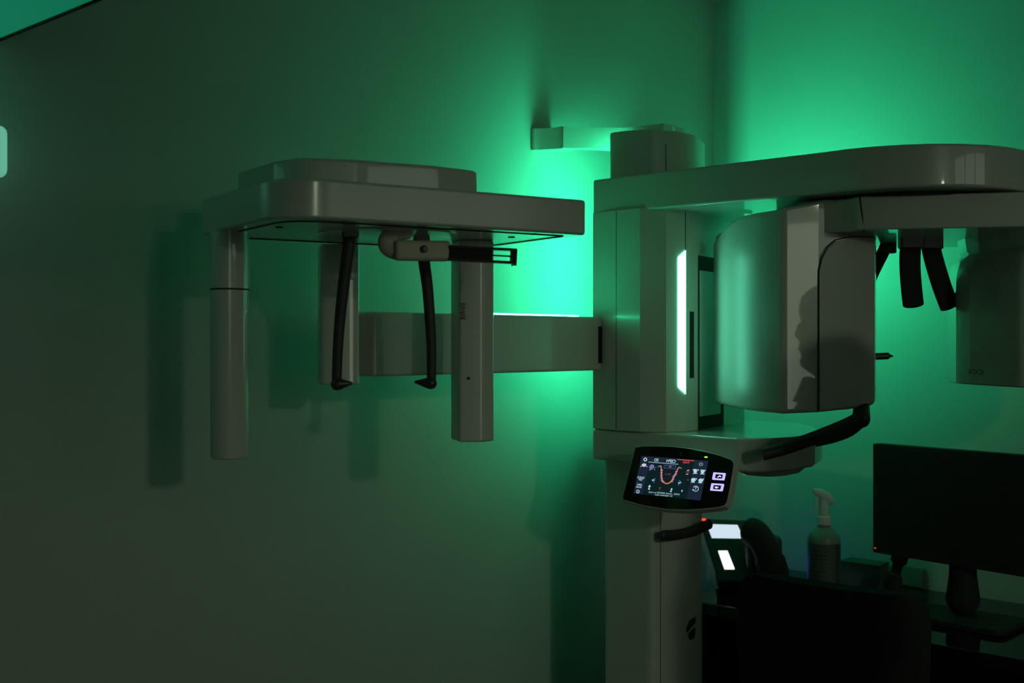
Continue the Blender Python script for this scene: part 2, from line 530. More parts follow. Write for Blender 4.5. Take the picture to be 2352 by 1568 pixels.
# wall bracket
br = obj('wall_bracket', box((0.0005, 2.30, ZC + 0.498), (0.075, 2.345, ZC + 0.555)), 'white', mc, bevel=0.002)
bm = bmesh.new()
z0, z1 = ZC + 0.497, ZC + 0.552
prism([(0.0005, 2.265), (0.010, 2.265), (0.02, 2.275), (0.075, 2.30), (0.075, 2.345), (0.0005, 2.345)], z0, z1, bm)
me_ = br.data
obj('bracket_foot', bm, 'white', br)
obj('bracket_bar', prism([(0.070, 2.315), (0.078, 2.30), (0.19, 2.41), (0.30, 2.43), (0.30, 2.47), (0.16, 2.46)], z0 + 0.001, z1 - 0.001), 'white', br)
obj('bracket_foot', box((0.0005, 2.62, z0), (0.075, 2.66, z1)), 'white', br)
obj('bracket_bar', prism([(0.075, 2.62), (0.30, 2.48), (0.30, 2.52), (0.075, 2.655)], z0 + 0.001, z1 - 0.001), 'white', br)

# upper (fixed) arm
cen = (0.945, 2.392)
up = [(0.309, 2.137)]
up += [(0.5, 2.135), (0.70, 2.133)]
for k in range(17):
    an = math.radians(-100 + k * 12)
    up.append((cen[0] + 0.262 * math.cos(an), cen[1] + 0.262 * math.sin(an)))
up += [(0.60, 2.63), (0.345, 2.62), (0.25, 2.58), (0.25, 2.32)]
ua = obj('upper_arm', prism(up, ZC + 0.295, ZC + 0.378), 'white', mc, bevel=0.006, seg=3)

# rotating arm
ra = [(0.62, 2.76), (0.60, 2.45), (0.635, 2.405), (0.660, 2.395), (0.678, 2.375), (0.690, 2.350), (0.715, 2.336), (0.74, 2.330), (0.99, 2.276), (1.30, 2.21), (1.42, 2.24), (1.44, 2.42), (1.44, 2.66), (1.36, 2.78)]
rarm = obj('rotating_arm', prism([GR(*p) for p in ra], ZC + 0.222, ZC + 0.290), 'white', mc, bevel=0.004, seg=2)
obj('turntable', lathe([(0.20, 0.0), (0.20, 0.012)], (*cen, ZC + 0.288), 40), 'seam', rarm)
# near (detector) head
hd = [(0.468, 2.74), (0.468, 2.70), (0.472, 2.64), (0.480, 2.585), (0.492, 2.53), (0.508, 2.475), (0.520, 2.448), (0.535, 2.423), (0.552, 2.398), (0.626, 2.4002), (0.70, 2.42), (0.758, 2.455), (0.79, 2.55), (0.80, 2.70), (0.74, 2.76), (0.52, 2.77)]


def head_top(x, y):
    dx, dy = x - XC, y - YC
    R, F = c * dx + s * dy, -s * dx + c * dy
    if R < 0.545:
        return ZC + (0.232 if F > 2.69 else 0.252 if F > 2.62 else 0.264 if F > 2.56 else 0.270)
    return ZC + (0.274 if R < 0.6 else 0.2895)


def head_bot(x, y):
    dx, dy = x - XC, y - YC
    R, F = c * dx + s * dy, -s * dx + c * dy
    return ZC - 0.148 + max(0, R - 0.63) * 0.12 + 0.006 * max(0, (0.5 - R) / 0.04)


hd_o = obj('detector_head', prism([GR(*p) for p in hd], head_bot, head_top), ['white', 'satin'], rarm, bevel=0.010, seg=4, crease=0.2, pick=lambda n: 1 if n.dot(D(-1, -0.25).normalized()) > 0.75 else 0)
# front side panel of the head
pq = [(0.628, 2.3985), (0.70, 2.4185), (0.757, 2.4535)]
bm = bmesh.new()
pn = []
zb, zt = ZC - 0.142, ZC + 0.215
rows = []
for i, (R, F) in enumerate(((0.6275, 2.3990), (0.634, 2.3995), (0.645, 2.402), (0.665, 2.4085), (0.70, 2.418), (0.755, 2.451))):
    drop = (0.072, 0.045, 0.026, 0.010, 0.002, 0.0)[i]
    p = W(R, F)
    rows.append((Vector((p.x, p.y, zb + (R - 0.62) * 0.12)), Vector((p.x, p.y, zt - drop))))
off = D(-0.15, -1).normalized() * 0.0015
fv = [[bm.verts.new(a + off), bm.verts.new(b + off)] for a, b in rows]
bv = [[bm.verts.new(a - off * 3), bm.verts.new(b - off * 3)] for a, b in rows]
for i in range(len(rows) - 1):
    bm.faces.new((fv[i][0], fv[i + 1][0], fv[i + 1][1], fv[i][1]))
    bm.faces.new((bv[i][0], bv[i][1], bv[i + 1][1], bv[i + 1][0]))
    bm.faces.new((fv[i][1], fv[i + 1][1], bv[i + 1][1], bv[i][1]))
    bm.faces.new((fv[i][0], bv[i][0], bv[i + 1][0], fv[i + 1][0]))
bm.faces.new((fv[0][0], fv[0][1], bv[0][1], bv[0][0]))
bm.faces.new((fv[-1][0], bv[-1][0], bv[-1][1], fv[-1][1]))
obj('side_panel', bm, 'satin', rarm, label='matt side cover with a rounded top corner')
# dark gap lines around the side panel
bm = bmesh.new()
line = [Vector((rows[0][0].x, rows[0][0].y, zb))] + [Vector((a.x, a.y, b.z)) for a, b in rows]
tube([p + D(-0.002, -0.0012) + Vector((0, 0, 0.003)) for p in line], 0.0011, 6, bm)
obj('panel_seam', bm, 'seam', rarm)
# seam where the arm meets the head
sA, sB = P(1975, 447, 2.345), P(1985, 532, 2.345)
obj('panel_seam', tube([sA, sA.lerp(sB, .5), sB], 0.0011, 6), 'seam', rarm)
# far (tube) head
th = [(0.956, 2.53), (0.962, 2.47), (0.985, 2.36), (0.998, 2.30), (1.03, 2.285), (1.30, 2.275), (1.36, 2.33), (1.36, 2.60), (1.02, 2.66), (0.97, 2.62)]
ctr2 = Vector((1.16, 2.46))


def scaled(poly, k, m=0.0):
    return [(ctr2.x + (x - ctr2.x) * k, ctr2.y + (y - ctr2.y) * k) for x, y in poly]


tp = [GR(*p) for p in round_poly(th, 0.03, 4)]
rings = []
for z, k in ((-0.0905, 0.985), (-0.088, 1.0), (0.13, 1.0), (0.155, 0.985), (0.172, 0.955), (0.183, 0.90), (0.188, 0.88), (0.192, 0.90), (0.224, 0.92)):
    pr = [GR(*p) for p in scaled(round_poly(th, 0.03, 4), k)]
    rings.append([Vector((x, y, ZC + z)) for x, y in pr])
tbo = obj('tube_head', loft(rings), 'white', rarm, sharp=0.7)
# lettering on the tube head's inner face
A3, B3 = W(0.9565, 2.515), W(0.9975, 2.31)
tu = Vector((B3.x - A3.x, B3.y - A3.y, 0)).normalized()
tn = Vector((tu.y, -tu.x, 0))
if tn.dot(D(0, -1)) < 0:
    tn = -tn
O3 = W(0.962, 2.47) + tn * 0.0012
w = hit(2241, 854, O3, tn)
bm = bmesh.new()
text_into(bm, 'CCS', 0.013, w, tu, UPV, 0, sx=2.2)
obj('lettering', bm, 'label', rarm, label='small dark mirrored letters')

# temple supports hanging from the arm's centre
ZU = ZC + 0.222


def blade(name, pix, wpx, d, th=0.006):
    cs = [P(x, y, d) for x, y in pix]
    return tube(smooth_path(cs, 5), wpx / 2 / FL * d, 16, flat=(1.0, 0.28), up=D(1, 0.1))


for pts, wd, d in (([(2093, 540), (2090, 600), (2093, 655), (2098, 700)], 51, 2.52), ([(2138, 566), (2146, 600), (2163, 656), (2181, 704)], 47, 2.54), ([(2040, 556), (2026, 584), (2008, 620), (1990, 660)], 30, 2.66)):
    t = obj('temple_support', blade('x', pts, wd, d), 'matt', rarm, label='flat black hanging blade')
    top = P(pts[0][0], pts[0][1], d)
    obox((top.x, top.y, ZU - 0.008), D(1, 0), D(0, 1), UPV, wd / FL * d * 1.06, 0.026, 0.030, bm := bmesh.new())
    obj('support_clamp', bm, 'black', rarm, bevel=0.003)
# positioning rod sticking out behind the near head
r0, r1, r2 = P(1990, 819, 2.62), P(2040, 817, 2.62), P(2050, 817.5, 2.62)
obj('bite_rod', tube([r0, r1, r1.lerp(r2, .4), r2], [0.0078, 0.0078, 0.004, 0.0018], 14), 'black', mc, label='black pointed rod')

# lower arm with handles
lp = [(0.309, 2.137), (0.55, 2.136), (0.70, 2.137), (0.755, 2.165), (0.775, 2.24), (0.77, 2.34), (0.72, 2.47), (0.64, 2.57), (0.56, 2.64), (0.07, 2.64), (0.07, 2.44)]


def lp_bot(x, y):
    return ZC - 0.276 - (0.012 if x > 0.6 else 0.0)


la = obj('lower_arm', prism(round_poly(lp, [0, 0, 0.02, 0.05, 0.05, 0.05, 0.05, 0.05, 0.03, 0, 0], 4), ZC - 0.276, ZC - 0.2035), 'white', mc, bevel=0.008, seg=3)
lobe = round_poly([(0.66, 2.16), (0.74, 2.175), (0.768, 2.24), (0.762, 2.33), (0.71, 2.40), (0.64, 2.38)], 0.04, 4)
cl = Vector((0.71, 2.27))
rings = []
for z, k in ((-0.24, 1.0), (-0.262, 0.98), (-0.278, 0.90), (-0.288, 0.74), (-0.291, 0.5)):
    rings.append([Vector((cl.x + (x - cl.x) * k, cl.y + (y - cl.y) * k, ZC + z)) for x, y in lobe][::-1])
obj('end_bulge', loft(rings), 'white', la)
h = [P(1751, 1043, 2.415), P(1800, 1030, 2.41), P(1850, 1013, 2.40), P(1900, 994, 2.39), P(1945, 975, 2.385), P(1970, 962, 2.385)]
hb = obj('handle', tube(smooth_path(h, 5), 0.0135, 18, flat=(1.0, 1.0), domed=False), 'grey', mc, label='dark metal grip bar')
h2b = [P(1868, 1014, 2.62), P(1910, 1005, 2.61), P(1950, 990, 2.58), P(1978, 968, 2.54)]
obj('handle', tube(smooth_path(h2b, 5), 0.0125, 16), 'black', mc, label='dark rear grip bar')
v0, v1 = P(1978, 962, 2.42), P(1980, 905, 2.50)
obj('chin_post', tube([v0, v0.lerp(v1, .5), v1], [0.0185, 0.0165, 0.016], 18), 'black', mc, label='black upright joining the grip bars')

# control panel
PO = P(1541, 1097, 2.50)
tau = math.radians(25)
PU = D(0.81, -0.59).normalized()
nh = D(-0.59, -0.81).normalized()
PV = (UPV * math.cos(tau) - nh * math.sin(tau)).normalized()
PN = PU.cross(PV).normalized()
if PN.dot(D(0, -1)) < 0:
    PN = -PN


def pan(px, py, lift=0.0):
    w = hit(px, py, PO + PN * lift, PN) - PO
    return (w.dot(PU), w.dot(PV))


def pan3(px, py, lift=0.0):
    return hit(px, py, PO + PN * lift, PN)


face_px = [(1460, 1028), (1475, 1025.5), (1505, 1025), (1540, 1026), (1580, 1030), (1620, 1037.5), (1655, 1047), (1679, 1056), (1684, 1062), (1684, 1072), (1676, 1120), (1669, 1152), (1663, 1160), (1650, 1163.5), (1610, 1168), (1575, 1169.5), (1530, 1168), (1480, 1160), (1433, 1147), (1431, 1143)]
fp = [pan(x, y) for x, y in face_px]
# shell behind
cxm = sum(p[0] for p in fp) / len(fp)
cym = sum(p[1] for p in fp) / len(fp)
rim = [(cxm + (x - cxm) * 1.025, cym + (y - cym) * 1.03) for x, y in fp]
bk = [(cxm + (x - cxm) * 0.93, cym + (y - cym) * 0.93) for x, y in fp]
rings = []
for poly, off in ((bk, -0.034), (rim, -0.022), (rim, -0.002), (fp, -0.0005)):
    rings.append([PO + PU * x + PV * y + PN * off for x, y in poly])
cpn = obj('control_panel', loft(rings), 'satin', mc, sharp=0.5)
obj('panel_mount', tube([PO - PN * 0.050, PO - PN * 0.075 + UPV * 0.02, PO - PN * 0.11 + UPV * 0.04], 0.03, 14), 'satin', cpn)
obj('front_glass', slab(PO - PN * 0.001, PU, PV, PN, fp, 0.0016), 'glass', cpn, label='black glass front')
L0 = 0.0009

# screen: one mesh with all its graphics
SM = ['dark', 'navy', 'sw', 'sg', 'sr', 'so', 'sb', 'sv', 'sp', 'sbr', 'sy']
SI = {n: i for i, n in enumerate(SM)}
scr = bmesh.new()


def cr(cx_, cy_):
    return 1450 + cx_ / 12.063, 1030 + cy_ / 12.063


def gp(pts, m, lift=L0, crop=True):
    ps = [cr(*p) if crop else p for p in pts]
    try:
        f = scr.faces.new([scr.verts.new(pan3(x, y, lift)) for x, y in ps])
        f.material_index = SI[m]
    except ValueError:
        pass


def gline(pts, wdt, m, lift=L0 + 0.0003):
    for (x0, y0), (x1, y1) in zip(pts[:-1], pts[1:]):
        dx, dy = x1 - x0, y1 - y0
        l = math.hypot(dx, dy) or 1
        nx, ny = -dy / l * wdt / 2, dx / l * wdt / 2
        ex, ey = dx / l * wdt * 0.2, dy / l * wdt * 0.2
        gp([(x0 + nx - ex, y0 + ny - ey), (x1 + nx + ex, y1 + ny + ey), (x1 - nx + ex, y1 - ny + ey), (x0 - nx - ex, y0 - ny - ey)], m, lift)


def gblob(x, y, rx, ry, m, n=12, lift=L0 + 0.0003, sk=-0.2):
    gp([(x + rx * math.cos(2 * math.pi * k / n) + sk * ry * math.sin(2 * math.pi * k / n), y + ry * math.sin(2 * math.pi * k / n) + 0.07 * rx * math.cos(2 * math.pi * k / n)) for k in range(n)], m, lift)


def gtext(body, cx_, cy_, hpx, m, bold=0.0, sx=1.0):
    w_ = pan3(*cr(cx_, cy_), L0 + 0.0004)
    text_into(scr, body, hpx / 12.063 / FL * 2.5 * 1.5, w_, PU, PV, SI[m], True, bold, sx)


gp([(285, 198), (2138, 335), (1915, 1437), (60, 1240)], 'dark', L0)
gp([(285, 198), (560, 218), (300, 1265), (60, 1240)], 'navy', L0 + 0.0001)
gp([(1760, 306), (2138, 335), (1915, 1437), (1530, 1396)], 'navy', L0 + 0.0001)
gp([(285, 198), (1290, 272), (1270, 400), (258, 330)], 'navy', L0 + 0.00015)
gline([(480, 370), (1300, 432)], 20, 'sg')
gline([(1285, 300), (1740, 335)], 24, 'sr')
gtext('3D', 695, 318, 80, 'sw', 0.00015)
gtext('CEPH', 1100, 348, 82, 'sw', 0.00015)
gtext('PAN', 1518, 383, 70, 'sr', 0.0001)
gtext('QUICK', 265, 802, 56, 'sw', 0.0001, 0.9)
gtext('OFF', 255, 862, 52, 'sw', 0.0001, 0.9)
gtext('60kV', 225, 1000, 52, 'sw', 0.0001)
gtext('3mA', 210, 1062, 54, 'sw', 0.0001, 1.2)
gtext('P1', 1072, 503, 50, 'sp', 0.0, 1.0)
gtext('14.1 s', 1015, 708, 46, 'sr', 0.0, 1.1)
gtext('1321', 1560, 645, 46, 'sr', 0.0)
gtext('HH02 - Switch SIDEXIS to ready', 905, 1235, 46, 'sw', 0.0, 1.05)
gtext('for exposure state', 895, 1292, 46, 'sw', 0.0, 1.05)
gtext('i', 182, 1188, 80, 'sw', 0.0001)
gtext('T', 1785, 1108, 75, 'sw', 0.0001)


def gring(x, y, r, wd, m, a0=0, a1=360):
    n = 22
    gline([(x + r * math.cos(math.radians(a0 + (a1 - a0) * k / n)), y + r * math.sin(math.radians(a0 + (a1 - a0) * k / n))) for k in range(n + 1)], wd, m)


gring(182, 1188, 44, 12, 'sw')
gring(388, 300, 40, 24, 'sw')
gring(1785, 1108, 72, 16, 'sw', -150, 140)
gp([(1680, 1150), (1745, 1160), (1720, 1110)], 'sw', L0 + 0.0003)
for k in range(8):
    an = k * math.pi / 4 + 0.2
    gline([(1930 + 28 * math.cos(an), 432 + 26 * math.sin(an)), (1930 + 62 * math.cos(an), 432 + 54 * math.sin(an))], 14, 'sg')
arch = [(820, 475), (826, 530), (838, 600), (836, 680), (838, 760), (850, 850), (890, 920), (940, 957), (990, 966), (1050, 950), (1110, 895), (1165, 820), (1210, 730), (1250, 640), (1290, 560), (1330, 515)]
for x, y in ((840, 600), (835, 670), (832, 745), (838, 815), (850, 880), (1165, 785), (1200, 740), (1230, 705), (1250, 640), (1155, 850), (1125, 905), (880, 915)):
    gblob(x, y, 36, 30, 'sv', 10, L0 + 0.0003)
gline([(735, 498), (815, 478)], 26, 'sv')
gline([(1335, 515), (1395, 550)], 26, 'sv')
gline([tuple(p) for p in smooth_path([(x, y, 0) for x, y in arch], 3)] and [(p.x, p.y) for p in smooth_path([(x, y, 0) for x, y in arch], 3)], 28, 'so', L0 + 0.0006)
gp([(918, 455), (1236, 475), (1222, 560), (905, 535)], 'navy', L0 + 0.0002)
gline([(918, 455), (1236, 475), (1222, 560), (905, 535), (918, 455)], 12, 'sb')
gline([(570, 872), (660, 815), (630, 945), (570, 872)], 14, 'sb')
gline([(575, 875), (635, 868)], 26, 'sw', L0 + 0.0005)
gline([(1330, 870), (1395, 940), (1295, 1010), (1330, 870)], 14, 'sb')
gline([(1305, 955), (1365, 935)], 24, 'sw', L0 + 0.0005)
for x, y in ((1775, 620), (1975, 635)):
    gblob(x, y, 52, 56, 'sw')
    gline([(x - 62, y + 66), (x + 50, y + 66)], 20, 'sw')
gline([(1705, 590), (1755, 570)], 22, 'sw')
gline([(1840, 575), (1870, 605)], 22, 'sw')
gline([(1925, 580), (1945, 610)], 22, 'sw')
gline([(2030, 625), (2050, 585)], 22, 'sw')
for x, y in ((1720, 865), (1925, 880)):
    gblob(x, y, 66, 54, 'sw')
    gline([(x - 66, y + 62), (x + 30, y + 66)], 22, 'sw')
gline([(1790, 820), (1815, 850)], 22, 'sw')
gline([(1980, 870), (2005, 830)], 22, 'sw')
gline([(1550, 600), (1600, 594)], 20, 'sw')
gline([(1525, 710), (1575, 700)], 20, 'sw')
gblob(1567, 868, 22, 22, 'sbr')
gblob(350, 455, 62, 30, 'sw', lift=L0 + 0.0005)
gblob(352, 455, 66, 50, 'sp')
gline([(255, 495), (275, 485)], 18, 'sw')
gline([(420, 500), (440, 492)], 18, 'sw')
gblob(568, 505, 66, 72, 'sv')
gline([(480, 505), (680, 522)], 22, 'sb')
gline([(505, 590), (560, 560)], 34, 'sv')
gline([(640, 560), (655, 578), (640, 595)], 12, 'sy')
for x, y, k in ((500, 1045, 1.25), (1112, 1125, 1.0), (1402, 1165, 0.8)):
    gp([(x + 10 * k, y - 38 * k), (x + 36 * k, y + 12 * k), (x - 30 * k, y + 8 * k)], 'sw', L0 + 0.0003)
    gline([(x, y), (x - 6 * k, y + 40 * k)], 22 * k, 'sw')
gline([(470, 1120), (510, 1122)], 30, 'sw')
gline([(1075, 1185), (1115, 1188)], 26, 'sw')
gline([(795, 1075), (785, 1150)], 20, 'sbr')
gline([(770, 1085), (818, 1080)], 24, 'sbr')
obj('screen', scr, SM, cpn, label='lit touch screen with mirrored menu text and red dental arch')


def btn(corners, chev):
    cc = Vector((sum(p[0] for p in corners) / 4, sum(p[1] for p in corners) / 4))

    def sc(k, ky=None):
        ky = ky or k
        return [(cc.x + (x - cc.x) * k, cc.y + (y - cc.y) * ky) for x, y in corners]
    bm = bmesh.new()
    outer = round_poly(sc(1.0), 2.5, 4)

    def ringf(a, b, mi, lift):
        n = len(a)
        va = [bm.verts.new(pan3(x, y, lift)) for x, y in a]
        vb = [bm.verts.new(pan3(x, y, lift)) for x, y in b]
        for i in range(n):
            f = bm.faces.new((va[i], va[(i + 1) % n], vb[(i + 1) % n], vb[i]))
            f.material_index = mi
    r = lambda k, ky: round_poly(sc(k, ky), 2.0, 4)
    ringf(r(1.06, 1.10), r(1.0, 1.0), 0, L0)
    ringf(r(1.0, 1.0), r(0.90, 0.86), 1, L0)
    ringf(r(0.90, 0.86), r(0.74, 0.70), 2, L0)
    ringf(r(0.74, 0.70), r(0.66, 0.62), 1, L0)
    ringf(r(0.66, 0.62), r(0.56, 0.56), 0, L0)
    f = bm.faces.new([bm.verts.new(pan3(x, y, L0 + 0.0004)) for x, y in chev])
    f.material_index = 1
    return bm


BX = lambda x, y: (1600 + x / 22.4, 1070 + y / 22.4)
obj('up_button', btn([BX(870, 330), BX(1500, 375), BX(1420, 730), BX(805, 690)], [BX(1030, 578), BX(1190, 470), BX(1275, 545), BX(1255, 580), BX(1180, 530), BX(1130, 580)]), ['violet', 'pale', 'lilac'], cpn, label='lilac backlit up arrow button')
obj('down_button', btn([BX(770, 890), BX(1415, 930), BX(1330, 1290), BX(700, 1250)], [BX(920, 1080), BX(1010, 1030), BX(1050, 1085), BX(1165, 1050), BX(1060, 1145), BX(990, 1145)]), ['violet', 'pale', 'lilac'], cpn, label='lilac backlit down arrow button')
bm = bmesh.new()
bm.faces.new([bm.verts.new(pan3(1621.5 + 4 * math.cos(t * math.pi / 6), 1049.4 + 1.7 * math.sin(t * math.pi / 6), L0)) for t in range(12)])
obj('status_light', bm, 'gled', cpn, label='small green light')
bm = bmesh.new()
for pts in ([(1560.5, 1041), (1562.5, 1038.5), (1567, 1037.2), (1566, 1039.8)], [(1561, 1044), (1563, 1042.8), (1566.8, 1042), (1565.5, 1044.4), (1563, 1045.6)]):
    bm.faces.new([bm.verts.new(pan3(x, y, L0)) for x, y in pts])
obj('emblem', bm, 'emb', cpn, label='small grey leaf emblem')

# ceph (side) arm
zb_ = ZC - 0.066
obj('side_beam', prism([(0.255, 1.45), (0.335, 1.45), (0.335, 2.25), (0.272, 2.25)], ZC - 0.067, ZC + 0.057), 'white', mc, bevel=0.006, seg=3)
bm = bmesh.new()
for k in range(26):
    y_ = 1.745 + k * 0.0125
    box((0.318, y_, ZC + 0.0572), (0.328, y_ + 0.0065, ZC + 0.0602), bm)
obj('light_tape', bm, 'led_dot', mc, label='dotted green light tape along the top of the side beam')
obj('beam_collar', prism([(0.25, 2.125), (0.34, 2.125), (0.34, 2.20), (0.25, 2.20)], ZC - 0.05, ZC + 0.035), 'seam', mc)

FLc = Vector((-0.341, 1.72))
bu, bv_ = Vector((0.839, 0.543)), Vector((-0.543, 0.839))


def B2(a, b):
    q = FLc + bu * a + bv_ * b
    return GR(q.x, q.y)


ZBB, ZBT = ZC + 0.183, ZC + 0.2435
bar = round_poly([(0, 0), (0.561, 0), (0.561, 0.40), (0, 0.40)], [0.085, 0.012, 0.05, 0.07], 10)
cb = obj('head_plate', prism([B2(*p) for p in bar], ZBB, ZBT), 'soft', mc, bevel=0.005, seg=3, label='glossy white rounded plate of the side arm')
capp = round_poly([(0.055, 0.16), (0.075, 0.10), (0.16, 0.075), (0.30, 0.062), (0.390, 0.075), (0.402, 0.13), (0.402, 0.33), (0.34, 0.385), (0.11, 0.385), (0.05, 0.32)], [0.06, 0.05, 0.05, 0.05, 0.03, 0.03, 0.05, 0.05, 0.05, 0.05], 6)
obj('head_cap', prism([B2(*p) for p in capp], ZBT - 0.002, ZC + 0.2895), 'white', cb, bevel=0.006, seg=3)
# underside groove and screw dots
gr = round_poly([(0.03, 0.03), (0.535, 0.03), (0.535, 0.37), (0.03, 0.37)], [0.07, 0.01, 0.04, 0.05], 6)
gv = [Vector((*B2(*p), ZBB - 0.0004)) for p in gr]
obj('underside_groove', tube(gv + [gv[0]], 0.0014, 6, domed=False), 'seam', cb)
for a, b in ((0.47, 0.10), (0.47, 0.03), (0.06, 0.15)):
    obj('screw_cap', lathe([(0.0, -0.001), (0.006, -0.001), (0.006, 0.002)], (*B2(a, b), ZBB - 0.0005), 16), 'matt', cb)
obj('swivel_disc', lathe([(0.115, -0.0025), (0.118, -0.002), (0.118, 0.001)], (*B2(0.262, 0.165), ZBB), 48), 'white', cb)

# centre support panel at the beam's end
sp_ = GR(-0.330, 2.235)
wu, wv = D(1, 0.25).normalized(), D(-0.25, 1).normalized()
pl = round_poly([(-0.036, -0.035), (0.037, -0.035), (0.037, 0.05), (-0.036, 0.05)], 0.014, 5)
cpnl = obj('support_panel', prism([(sp_[0] + wu.x * x + wv.x * y, sp_[1] + wu.y * x + wv.y * y) for x, y in pl], ZC - 0.081, ZBB), 'white', mc, bevel=0.004)

# left and right sensor columns
def oval(R, F, rx, ry, z0, z1, k=1.0):
    return [Vector((*GR(R + rx * k * math.cos(2 * math.pi * t / 28), F + ry * k * math.sin(2 * math.pi * t / 28)), z1)) for t in range(28)]


Rl, Fl = -0.4755, 1.98
bm = bmesh.new()
rings = [oval(Rl, Fl, 0.0315, 0.042, 0, z, k) for z, k in ((ZC - 0.196, 0.86), (ZC - 0.194, 0.95), (ZC - 0.188, 0.985), (ZC + 0.0855, 1.0), (ZC + 0.086, 0.97), (ZC + 0.088, 0.97), (ZC + 0.0885, 1.03), (ZBB, 1.03))]
sl = obj('sensor_column', loft(rings), 'white', mc, label='rounded hanging column at the outer end')
obj('joint_line', loft([oval(Rl, Fl, 0.0318, 0.0422, 0, z, 0.99) for z in (ZC + 0.0860, ZC + 0.0880)]), 'seam', sl)

cr_ = Vector((-0.0725, 2.15))
ru, rv = Vector((0.95, 0.31)), Vector((-0.31, 0.95))
rp = round_poly([(-0.033, -0.03), (0.012, -0.038), (0.035, -0.022), (0.035, 0.04), (-0.03, 0.05)], [0.006, 0.02, 0.01, 0.015, 0.015], 5)
rpl = [GR(*(cr_ + ru * x + rv * y)) for x, y in rp]
sr_ = obj('sensor_column', prism(rpl, ZC - 0.181, ZBB), 'white', mc, bevel=0.004, label='flat hanging column nearer the main column')
fo = cr_ + ru * -0.0105 + rv * -0.034
FO = W(fo.x, fo.y)
fnn = D(0.139, -0.99).normalized()
u_ = Vector((-fnn.y, fnn.x, 0))
if u_.dot(D(1, 0)) < 0:
    u_ = -u_


def on_col(px, py, l=0.0006):
    return hit(px, py, FO + fnn * l, fnn)


bm = bmesh.new()
for k in range(16):
    y = 696 + k * 2.4
    w0, w1 = random.choice((1056, 1058, 1060)), random.choice((1066, 1069, 1070))
    m_ = on_col((w0 + w1) / 2, y)
    l_ = (on_col(w1, y) - on_col(w0, y)).length
    obox(m_, u_, UPV, fnn, l_, random.choice((0.0007, 0.0012, 0.0009)), 0.001, bm)
obj('barcode_label', bm, 'seam', sr_, label='small printed barcode')
obox(on_col(1076.5, 868.5), u_, UPV, fnn, 0.0048, 0.0048, 0.003, bm := bmesh.new())
obj('target_hole', bm, 'seam', sr_)
bm = bmesh.new()
e0 = cr_ + ru * 0.0352 + rv * -0.012
w0 = W(e0.x, e0.y)
obox((w0.x, w0.y, ZC), u_, UPV, fnn, 0.0015, 0.355, 0.0015, bm)
obj('edge_groove', bm, 'seam', sr_)

# ear rods
for pts, d, plug in (([(804, 532), (800, 570), (791, 640), (782, 720), (776, 800), (773, 884)], 1.94, ((774, 882), (806, 880))),
                     ([(968, 540), (974, 600), (982, 660), (988, 740), (991, 800), (991, 882)], 2.04, ((990, 880), (956, 877)))):
    cs = [P(x, y, d) for x, y in pts]
    sm = smooth_path(cs, 5)
    n = len(sm)
    rad = [0.0115 - 0.0032 * i / (n - 1) for i in range(n)]
    er = obj('ear_rod', tube(sm, rad, 14, flat=(0.95, 0.55), up=D(1, 0.2)), 'carbon', cb, label='slim curved black arm')
    a, b = P(*plug[0], d), P(*plug[1], d)
    obj('ear_plug', tube([a, a.lerp(b, .25), a.lerp(b, .8), b], [0.0105, 0.0095, 0.0045, 0.003], 14), 'black', cb, label='black conical ear plug')
    tp_ = cs[0]
    obox((tp_.x, tp_.y, ZBB - 0.006), D(1, 0.3), D(-0.3, 1), UPV, 0.026, 0.020, 0.012, bm := bmesh.new())
    obj('rod_mount', bm, 'black', cb, bevel=0.002)

# nasion support
d = 1.93
nx = D(0.97, 0.22).normalized()
ny = D(-0.22, 0.97).normalized()


def nb(px, py, d=1.93):
    return P(px, py, d)


el = [nb(935, 533), nb(906, 538), nb(890, 552), nb(894, 568), nb(915, 576), nb(935, 576)]
bm = tube(smooth_path(el, 5), [0.012] * 5 + [0.0155] * 21, 16, flat=(1.0, 0.85))
nas = obj('nasion_support', bm, 'beige', cb, label='beige forehead rest arm')
ctr = (nb(915, 575) + nb(1033, 577, 1.93)) / 2
nl = (nb(1033, 577) - nb(905, 575)).length
obox(nb(970, 576), nx, UPV, ny, nl, 0.033, 0.026, bm := bmesh.new())
obj('rest_block', bm, 'beige', cb, bevel=0.006)
kn = nb(971, 573) - ny * 0.013
obj('lock_knob', lathe([(0.0002, 0.006), (0.0045, 0.0055), (0.0062, 0.003), (0.0064, 0.0), (0.006, -0.002)], kn, 18, axis=-ny), 'black', cb, label='round black knob')
rl0, rl1 = nb(1030, 581), nb(1183, 589)
rx = (rl1 - rl0).normalized()
rlen = (rl1 - rl0).length
mid = (rl0 + rl1) / 2
upn = (UPV - rx * UPV.dot(rx)).normalized()
bm = bmesh.new()
for off in (0.0105, -0.0105):
    obox(mid + upn * off, rx, upn, ny, rlen, 0.004, 0.018, bm)
obox(mid + rx * rlen * 0.47, rx, upn, ny, 0.006, 0.024, 0.018, bm)
obox(mid, rx, upn, ny, rlen, 0.0025, 0.004, bm)
rl = obj('rest_rail', bm, 'black', cb, label='black sliding rail')
obox(mid - rx * rlen * 0.17, rx, upn, ny, rlen * 0.64, 0.0195, 0.010, bm := bmesh.new())
obj('rail_scale', bm, 'matt', cb)
obox(mid + rx * rlen * 0.49 - upn * 0.002, rx, upn, ny, 0.004, 0.028, 0.022, bm := bmesh.new())
obj('rail_clip', bm, 'clear', cb)

